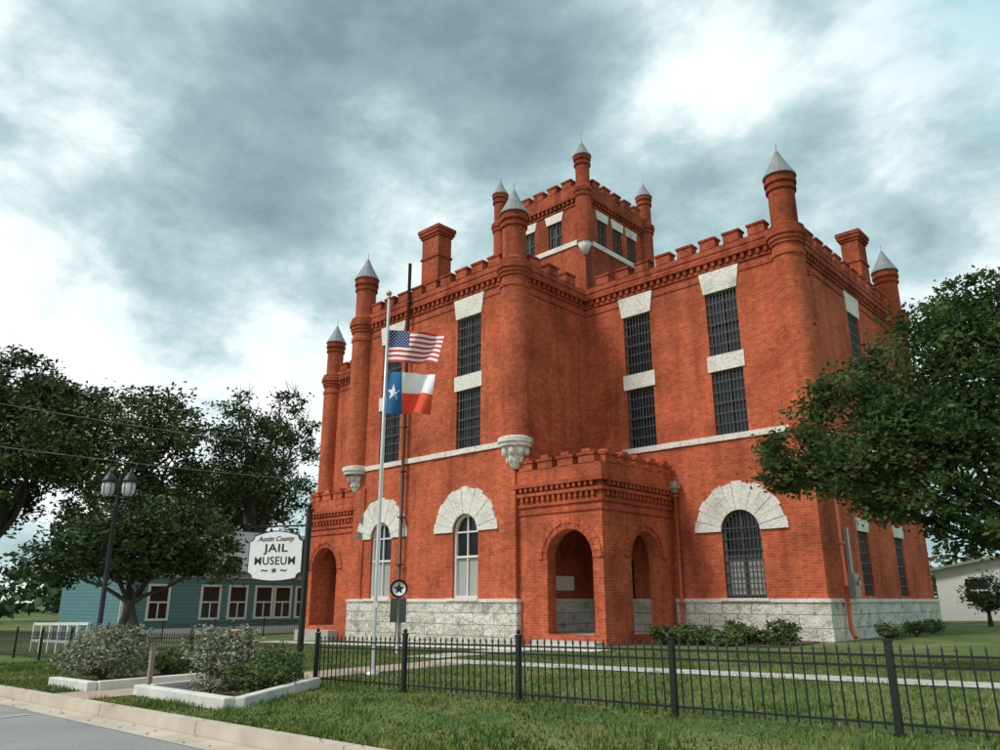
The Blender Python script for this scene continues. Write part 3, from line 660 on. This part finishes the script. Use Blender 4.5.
for r in range(9):
    nn=6 if r%2==0 else 5
    for c in range(nn): stars.append(starpts(.4*((c*2+1+(0 if nn==6 else 1))/12),(7/13)*((r+1)/10),.022,1.3/.78))
flagmesh('american_flag',f1,uscol,60,26,[RED,FWH,BLU],stars,"red and white striped flag with blue star field on flagpole")
f2=flagfn(6.2,.98,1.15,.12,.22,1.9,dirv)
flagmesh('texas_flag',f2,lambda u,v:2 if u<1/3 else(1 if v<.5 else 0),60,20,[TRD,FWH,TBL],[starpts(.165,.5,.2,1.3/.92)],"blue, white and red flag with single white star")
# ------------------------------------------------------------------ museum sign
def textmesh(body,size,shear=0,off_=.0035,space=1.0):
    c=bpy.data.curves.new('t','FONT');c.body=body;c.size=size;c.extrude=.003;c.align_x='CENTER';c.align_y='CENTER';c.shear=shear;c.offset=off_;c.space_character=space
    o=bpy.data.objects.new('t',c);COL.objects.link(o);bpy.context.view_layer.update()
    me=bpy.data.meshes.new_from_object(o.evaluated_get(bpy.context.evaluated_depsgraph_get()));bpy.data.objects.remove(o)
    return me
sx0,sy0=-4.15,-16.35; sz=G(sx0,sy0)
S=empty('museum_sign',(sx0,sy0,sz),"white scrolled museum sign hanging from a tall black post","sign")
mb=MB(); mb.box(sx0-.045,sy0-.045,sz-.2,sx0+.045,sy0+.045,3.05);mb.ball((sx0,sy0,3.12),.06);mb.box(sx0-.07,sy0-.07,3.0,sx0+.07,sy0+.07,3.05);mb.box(sx0-.08,sy0-.08,sz-.02,sx0+.08,sy0+.08,sz+.12)
mb.obj('post',[BLACK],S)
ang=math.radians(27); ux,uy=-math.cos(ang),-math.sin(ang)
nx,ny=(uy,-ux)
if nx*(9.6-sx0)+ny*(-25.3-sy0)<0: nx,ny=-nx,-ny
def sp_(u,z,o=0): return (sx0+ux*u+nx*o,sy0+uy*u+ny*o,z)
W2=1.26;u0=.08;zb=1.66;zt=2.54
def signoutline(g):
    a,b=u0+g,u0+W2-g;c,d=zb+g,zt-g;P=[];r=.11
    def corner(cx,cz,t0,t1):
        for i in range(7):
            t=t0+(t1-t0)*i/6; P.append((cx+r*math.cos(t),cz+r*math.sin(t)))
    corner(a,c,math.pi/2,0)
    for i in range(9): t=i/8; P.append((a+r+(b-a-2*r)*t,c-.05*math.sin(math.pi*t)))
    corner(b,c,math.pi,math.pi/2); corner(b,d,-math.pi/2,-math.pi)
    for i in range(9): t=i/8; P.append((b-r-(b-a-2*r)*t,d+.09*math.sin(math.pi*t)))
    corner(a,d,0,-math.pi/2)
    return P
def slab(P,o0,o1,mat,name):
    mb=MB();n=len(P);vs=[sp_(u,z,o0) for u,z in P]+[sp_(u,z,o1) for u,z in P]
    mb.add(vs,[tuple(range(n)),tuple(range(2*n-1,n-1,-1))]+[(i,(i+1)%n,n+(i+1)%n,n+i) for i in range(n)]); return mb.obj(name,[mat],S)
slab(signoutline(0),-.02,.02,BLACK,'sign_border');slab(signoutline(.022),-.026,.026,PLATE,'sign_panel')
mb=MB(); mb.tube((sx0,sy0,2.72),sp_(1.2,2.72),.02);mb.tube(sp_(.25,2.72),sp_(.25,2.5),.01);mb.tube(sp_(1.1,2.72),sp_(1.1,2.5),.01);mb.tube(sp_(0,2.1),sp_(.1,2.1),.015); mb.obj('bracket',[BLACK],S)
X=Vector((-ux,-uy,0));Nn=Vector((nx,ny,0))
def put(body,size,uc,zc,mat,name,scale=(1,1),shear=0,side=1,off_=.0035,space=1.0):
    me=textmesh(body,size,shear,off_,space);me.materials.append(mat)
    M=Matrix((( X.x*side,0,Nn.x*side),(X.y*side,0,Nn.y*side),(0,1,0)))
    xs=[v.co.x for v in me.vertices];ys=[v.co.y for v in me.vertices];mx_=(min(xs)+max(xs))/2;my_=(min(ys)+max(ys))/2
    for v in me.vertices:
        c=v.co.copy();c.x=(c.x-mx_)*scale[0];c.y=(c.y-my_)*scale[1]; v.co=M@c
    P=sp_(uc,zc,.029*side); link(name,me,S,P)
uc=u0+W2/2
for side in(1,-1):
    put("Austin County",.14,uc,2.45,BLACK,'script_lettering',(1,1),.4,side,.001)
    put("JAIL",.25,uc,2.255,BLACK,'lettering',(1.2,.9),0,side,.004,1.08)
    put("MUSEUM",.25,uc,2.025,BLACK,'lettering',(.93,.9),0,side,.002,1.08)
    for du,ch in((-.22,"~"),(0,"*"),(.22,"~")): put(ch,.2,uc+du,1.83,BLACK,'scroll_ornament',(1.3,1),0,side)
# ------------------------------------------------------------------ historical marker
hx,hy=-9.0,-9.9;hz=G(hx,hy)
H=empty('historical_marker',(hx,hy,hz),"round star medallion marker over dark plaque on a pole","sign")
mb=MB(); mb.tube((hx,hy,hz-.1),(hx,hy,1.5),.04); mb.obj('post',[GREYM],H)
hd=Vector((18.6,-15.4,0)).normalized(); hr=Vector((-hd.y,hd.x,0))
def hp(u,z,o): return (hx+hr.x*u+hd.x*o,hy+hr.y*u+hd.y*o,z)
mb=MB(); mb.hexa([hp(-.24,.62,-.02),hp(.24,.62,-.02),hp(.24,.62,.03),hp(-.24,.62,.03),hp(-.24,1.3,-.02),hp(.24,1.3,-.02),hp(.24,1.3,.03),hp(-.24,1.3,.03)]);mb.obj('plaque',[simple('dark_bronze',(.10,.10,.10),.4,.5)],H)
mb=MB(); mb.tube(hp(0,1.58,.0),hp(0,1.58,.05),.27,.27,28); mb.obj('medallion',[BLACK],H)
mb=MB()
mb.tube(hp(0,1.58,.051),hp(0,1.58,.056),.20,.20,28,1)
P=[hp((.17 if i%2==0 else .07)*math.cos(math.pi/2+math.pi*i/5),1.58+(.17 if i%2==0 else .07)*math.sin(math.pi/2+math.pi*i/5),.062) for i in range(10)]
mb.add([hp(0,1.58,.07)]+P,[(0,1+i,1+(i+1)%10) for i in range(10)],0); mb.obj('star_emblem',[BLACK,PLATE],H)
# ------------------------------------------------------------------ street lamp
lx,ly=-9.2,-18.3;lz=G(lx,ly)
L=empty('street_lamp',(lx,ly,lz),"black ornamental street lamp with two lanterns on a crossarm","street lamp")
mb=MB(); mb.revolve(lx,ly,[(.19,lz-.1),(.19,lz+.15),(.15,lz+.2),(.13,lz+.55),(.09,lz+.65),(.085,lz+.75),(.06,lz+.8),(.045,3.3),(.06,3.33),(.06,3.4),(.04,3.45),(.035,3.75),(.05,3.8),(.02,3.95),(.005,4.05)],14)
mb.obj('post',[BLACK],L)
mb=MB(); ax,ay=.73,.68
def lp(u,z): return (lx+ax*u,ly+ay*u,z)
for s in(-1,1):
    mb.poly([lp(0,3.3),lp(s*.1,3.22),lp(s*.2,3.26),lp(s*.24,3.42),lp(s*.24,3.52)],[.022]*5,7)
mb.obj('crossarm',[BLACK],L)
FROST=simple('frosted_glass',(.55,.58,.56),.3)
for s in(-1,1):
    c=lp(s*.24,0); mb=MB()
    mb.revolve(c[0],c[1],[(.05,3.5),(.07,3.54),(.09,3.57)],12,0); mb.revolve(c[0],c[1],[(.085,3.57),(.14,3.66),(.15,3.78),(.14,3.9)],12,1)
    mb.revolve(c[0],c[1],[(.17,3.9),(.165,3.94),(.11,4.04),(.05,4.12),(.02,4.16),(.008,4.24)],12,0)
    for i in range(6):
        t=i*math.pi/3; mb.poly([(c[0]+.09*math.cos(t),c[1]+.09*math.sin(t),3.57),(c[0]+.145*math.cos(t),c[1]+.145*math.sin(t),3.66),(c[0]+.155*math.cos(t),c[1]+.155*math.sin(t),3.78),(c[0]+.145*math.cos(t),c[1]+.145*math.sin(t),3.9)],[.009]*4,4,0)
    mb.obj('lantern',[BLACK,FROST],L)
# ------------------------------------------------------------------ handrail, yard sign
mb=MB(); WOODG=simple('weathered_wood',(.28,.22,.17),.9)
for (x,y) in[(-4.02,-19.3),(-4.02,-17.4)]: mb.box(x-.035,y-.035,G(x,y)-.1,x+.035,y+.035,G(x,y)+.72)
mb.tube((-4.02,-19.35,G(-4,-19.3)+.72),(-4.02,-17.35,G(-4,-17.4)+.74),.022); o=mb.obj('handrail',[WOODG],None,origin=(-4.02,-19.3,G(-4,-19.3)));o["label"]="plain low handrail beside the sloping garden path";o["category"]="handrail"
ORG=simple('orange_paint',(.6,.13,.03),.6)
mb=MB(); x,y=-6.9,-16.2;z=G(x,y); mb.box(x-.012,y-.012,z-.1,x+.012,y+.012,z+.5)
mb.hexa([(x-.13,y-.095,z+.5),(x+.13,y+.095,z+.5),(x+.12,y+.11,z+.5),(x-.14,y-.08,z+.5),(x-.13,y-.095,z+.9),(x+.13,y+.095,z+.9),(x+.12,y+.11,z+.9),(x-.14,y-.08,z+.9)],1)
mb.hexa([(x-.125,y-.099,z+.7),(x+.135,y+.091,z+.7),(x+.133,y+.093,z+.7),(x-.127,y-.097,z+.7),(x-.125,y-.099,z+.88),(x+.135,y+.091,z+.88),(x+.133,y+.093,z+.88),(x-.127,y-.097,z+.88)],2)
o=mb.obj('yard_sign',[GREYM,PLATE,ORG],None,origin=(x,y,z));o["label"]="small orange and white yard sign on thin stake";o["category"]="sign"
# ------------------------------------------------------------------ teal house
m,nt,b=newmat('teal_clapboard'); vec,s=wallvec(nt); wv=N(nt,'ShaderNodeTexWave',wave_type='BANDS',bands_direction='Y',wave_profile='SAW');wv.inputs['Scale'].default_value=1.6;nt.links.new(vec,wv.inputs['Vector'])
c=mixc(nt,noise(nt,2),(.11,.25,.29),(.16,.33,.36)); c=mixc(nt,.35,c,wv.outputs['Color'],'MULTIPLY');nt.links.new(c,b.inputs['Base Color']);bump(nt,b,wv.outputs['Fac'],.6,.03);TEAL=m
def house(name,origin,x0,x1,y0,y1,zw,zr,wm,rm,label,wins,ridge='y'):
    z=G(*origin[:2]); o=empty(name,(origin[0],origin[1],z),label,"house")
    mb=MB(); mb.box(x0,y0,z-.3,x1,y1,zw,0)
    xm=(x0+x1)/2; mb.add([(x0,y0,zw),(x1,y0,zw),(xm,y0,zr-.1),(x0,y1,zw),(x1,y1,zw),(xm,y1,zr-.1)],[(0,1,2),(3,5,4)])
    mb.obj('wall',[wm],o)
    e=.45;mb=MB()
    for xs in(x0-e,x1+e):
        zz=zw-.12; mb.hexa([(xs,y0-e,zz),(xm,y0-e,zr),(xm,y1+e,zr),(xs,y1+e,zz),(xs,y0-e,zz+.14),(xm,y0-e,zr+.14),(xm,y1+e,zr+.14),(xs,y1+e,zz+.14)])
    mb.obj('roof',[rm],o)
    for (pt,u,w,za,zb2) in wins:
        mb=MB(); mb.fbox(pt,u-w/2,u+w/2,za,zb2,-.03,0,0)
        W=mb.obj('window',[GLASS],o,origin=pt(u,za,0)); mb=MB(); t=.12
        for (p,q,r,s2) in[(u-w/2-t,u-w/2,za-t,zb2+t),(u+w/2,u+w/2+t,za-t,zb2+t),(u-w/2,u+w/2,za-t,za),(u-w/2,u+w/2,zb2,zb2+t),(u-w/2,u+w/2,(za+zb2)/2-.04,(za+zb2)/2+.04),(u-.03,u+.03,za,(za+zb2)/2-.04)]: mb.fbox(pt,p,q,r,s2,-.08,.0)
        mb.obj('frame',[WHITE],W)
    return o
HR=pf('R',-34);zg=G(-34,-3)
wins=[(HR,u,1.0,zg+1.0,zg+2.7) for u in(-6.2,-3.2,-1.5,.2,1.5,3.0,5)]
hs=house('teal_house',(-38,-2),-43,-34,-8.2,8,zg+3.6,zg+6.2,TEAL,SLATE,"single-storey teal clapboard house with white window trim",wins)
mb=MB(); mb.fbox(HR,-8.2,8,zg-.2,zg+.45,-.04,0);mb.fbox(HR,-8.2,8,zg+3.2,zg+3.45,-.06,0);mb.fbox(HR,-8.2,-8.05,zg+.46,zg+3.19,-.06,0); mb.obj('trim',[WHITE],hs)
WSID=simple('white_siding',(.7,.7,.68),.8)
z2=G(2,27); HF=pf('F',24)
house('white_house',(4,28),-3,16,24,34,z2+2.6,z2+4.3,WSID,SLATE,"low white house with grey metal roof",[(HF,u,1.1,z2+.9,z2+2.1) for u in(-1,2,5,8,11)]+[(pf('R',16),28,1.1,z2+.9,z2+2.1)])
z3=G(-60,-20)
house('white_house',(-52,-24),-60,-50,-30,-20,z3+2.8,z3+4.8,WSID,SLATE,"distant small white house with grey roof beyond trees",[(pf('R',-50),u,1,z3+.9,z3+2.1) for u in(-28,-25,-22)])
mb=MB()
for i in range(7):
    x=-19-.9*i;y=-15.0; z=G(x,y); mb.box(x-.05,y-.05,z-.1,x+.05,y+.05,z+1.05)
for zz in(.35,.95): 
    mb.hexa([(-24.4,-15.03,G(-24.4,-15)+zz),(-19,-15.03,G(-19,-15)+zz),(-19,-14.97,G(-19,-15)+zz),(-24.4,-14.97,G(-24.4,-15)+zz),(-24.4,-15.03,G(-24.4,-15)+zz+.09),(-19,-15.03,G(-19,-15)+zz+.09),(-19,-14.97,G(-19,-15)+zz+.09),(-24.4,-14.97,G(-24.4,-15)+zz+.09)])
o=mb.obj('white_railing',[WHITE],None,origin=(-21,-15,G(-21,-15)));o["label"]="white wooden post railing beneath the spreading tree";o["category"]="railing"
cl=[]
rr=random.Random(4)
for i in range(70):
    t=math.radians(rr.uniform(20,200)); R=rr.uniform(120,170); q=rr.uniform(5,9); cl.append((R*math.cos(t)-5,R*math.sin(t)-10,rr.uniform(2,6),q*1.6,q*1.6,q*.8))
for i in range(26):
    q=rr.uniform(3,5); cl.append((-95+rr.uniform(-8,8),-45+i*3.2,2.5,q,q,q*.8))
V,F=leafcloud(cl,38000,1.7,14,.3); link('far_woods',mesh_np('far_woods',V,F,LEAFD),kind='stuff')
# ------------------------------------------------------------------ power line
WOODP=simple('utility_wood',(.12,.09,.07),.9)
PA=(-27,-19.0,8.9);PB=(-30.6,14.2,10.6)
for (x,y,z) in[PA,PB]:
    zz=G(x,y);o=empty('utility_pole',(x,y,zz),"wooden utility pole with crossarm carrying power lines","utility pole","utility poles along the block")
    mb=MB();mb.tube((x,y,zz-.3),(x,y,z+.4),.15,.11);mb.obj('pole',[WOODP],o); mb=MB();mb.box(x-1.0,y-.05,z-.05,x+1.0,y+.05,z+.05);mb.obj('crossarm',[WOODP],o)
for dz,dx_ in((.1,.9),(-1.5,0)):
    mb=MB();A=Vector((PA[0]+dx_,PA[1],PA[2]+dz));B=Vector((PB[0]+dx_,PB[1],PB[2]+dz));n=20
    pts=[A.lerp(B,i/n)-Vector((0,0,.4*4*(i/n)*(1-i/n))) for i in range(n+1)]
    mb.poly(pts,[.017]*(n+1),5);o=mb.obj('power_line',[WIRE],None,origin=tuple(A));o["label"]="thin grey overhead wire slung between utility poles";o["category"]="power line";o["group"]="overhead power lines"
# ------------------------------------------------------------------ sky + light
w=bpy.data.worlds.new("World");SC.world=w;w.use_nodes=True;nt=w.node_tree;nt.nodes.clear()
out=N(nt,'ShaderNodeOutputWorld');tc=N(nt,'ShaderNodeTexCoord');D=tc.outputs['Generated']
nv=N(nt,'ShaderNodeVectorMath',operation='NORMALIZE');nt.links.new(D,nv.inputs[0])
sep=N(nt,'ShaderNodeSeparateXYZ');nt.links.new(nv.outputs[0],sep.inputs[0])
def M(op,a,b=None,c=None,clamp=False):
    n=N(nt,'ShaderNodeMath',operation=op);n.use_clamp=clamp
    for i,v in enumerate((a,b,c)):
        if v is None: continue
        if isinstance(v,(int,float)): n.inputs[i].default_value=v
        else: nt.links.new(v,n.inputs[i])
    return n.outputs[0]
zz=M('ADD',M('MAXIMUM',sep.outputs[2],0),.65)
cx=M('DIVIDE',sep.outputs[0],zz);cy=M('DIVIDE',sep.outputs[1],zz)
cv=N(nt,'ShaderNodeCombineXYZ');nt.links.new(cx,cv.inputs[0]);nt.links.new(cy,cv.inputs[1]);nt.links.new(sep.outputs[2],cv.inputs[2])
def nz(scale,det,off_,dist=0,rough=.5):
    mp=N(nt,'ShaderNodeMapping');mp.inputs['Location'].default_value=off_;nt.links.new(cv.outputs[0],mp.inputs[0])
    n=N(nt,'ShaderNodeTexNoise');n.inputs['Scale'].default_value=scale;n.inputs['Detail'].default_value=det;n.inputs['Roughness'].default_value=rough;n.inputs['Distortion'].default_value=dist
    nt.links.new(mp.outputs[0],n.inputs['Vector']);return n.outputs['Fac']
nA=nz(2.6,2,(3.1,1.7,0),.3);nB=nz(6.2,6,(7,2,0),.15,.6)
val=M('ADD',M('MULTIPLY',M('SUBTRACT',nA,.5),1.1),M('MULTIPLY',M('SUBTRACT',nB,.5),1.25))
val=M('ADD',val,.40)
def blob(d,k,amp):
    global val
    dp=N(nt,'ShaderNodeVectorMath',operation='DOT_PRODUCT');nt.links.new(nv.outputs[0],dp.inputs[0]);l=math.sqrt(sum(q*q for q in d));dp.inputs[1].default_value=tuple(q/l for q in d)
    e=M('EXPONENT',M('MULTIPLY',M('SUBTRACT',dp.outputs['Value'],1),k))
    if amp is None: return e
    val=M('ADD',val,M('MULTIPLY',e,amp))
blob((-.353,.702,.62),130,.55)
blob((-.753,.37,.546),14,-.30)
blob((-.55,.60,.58),30,-.18)
blob((-.909,.28,.309),25,.34)
blob((-.637,.622,.456),80,.36)
blob((-.80,.48,.36),50,.25)
blob((-.30,.86,.41),30,-.10)
blob((-.05,.93,.36),40,.30)
blob((-.88,.02,.48),20,.16)
blob((-.25,-.62,.74),3,.5)
r=N(nt,'ShaderNodeValToRGB');e=r.color_ramp.elements
e[0].position=.05;e[0].color=(.19,.29,.32,1);e[1].position=.92;e[1].color=(.97,.98,.97,1)
x_=e.new(.30);x_.color=(.29,.42,.45,1);x_=e.new(.50);x_.color=(.46,.61,.63,1);x_=e.new(.68);x_.color=(.79,.88,.88,1)
nt.links.new(val,r.inputs[0])
eb=blob((-.04,.80,.60),160,None)
colr=mixc(nt,M('MULTIPLY',eb,.6,clamp=True),r.outputs[0],(.16,.50,.64))
bg=N(nt,'ShaderNodeBackground');bg.inputs[1].default_value=1.22;nt.links.new(colr,bg.inputs[0])
sky=N(nt,'ShaderNodeTexSky');sky.sky_type='NISHITA';sky.sun_disc=False
SD=Vector((-.25,-.62,.74)).normalized()
sky.sun_elevation=math.asin(SD.z);sky.sun_rotation=math.atan2(SD.x,SD.y)
bg2=N(nt,'ShaderNodeBackground');bg2.inputs[1].default_value=.1;nt.links.new(sky.outputs[0],bg2.inputs[0])
mx=N(nt,'ShaderNodeMixShader');mx.inputs[0].default_value=.08;nt.links.new(bg.outputs[0],mx.inputs[1]);nt.links.new(bg2.outputs[0],mx.inputs[2]);nt.links.new(mx.outputs[0],out.inputs[0])
sl=bpy.data.lights.new('sun','SUN');sl.energy=2.1;sl.angle=math.radians(14);sl.color=(1,.95,.88);so=bpy.data.objects.new('sun',sl);COL.objects.link(so);so.rotation_euler=SD.to_track_quat('Z','Y').to_euler()
# ------------------------------------------------------------------ camera
cam=bpy.data.cameras.new('camera');cam.lens=765.08/1000*36;cam.sensor_width=36;cam.clip_end=2000;cam.clip_start=.1
co=bpy.data.objects.new('camera',cam);COL.objects.link(co);co.location=(9.599,-25.274,1.245);co.rotation_euler=(math.pi/2+.2864,0,.7535);SC.camera=co
SC.view_settings.view_transform='Standard';SC.view_settings.look='None';SC.view_settings.exposure=0
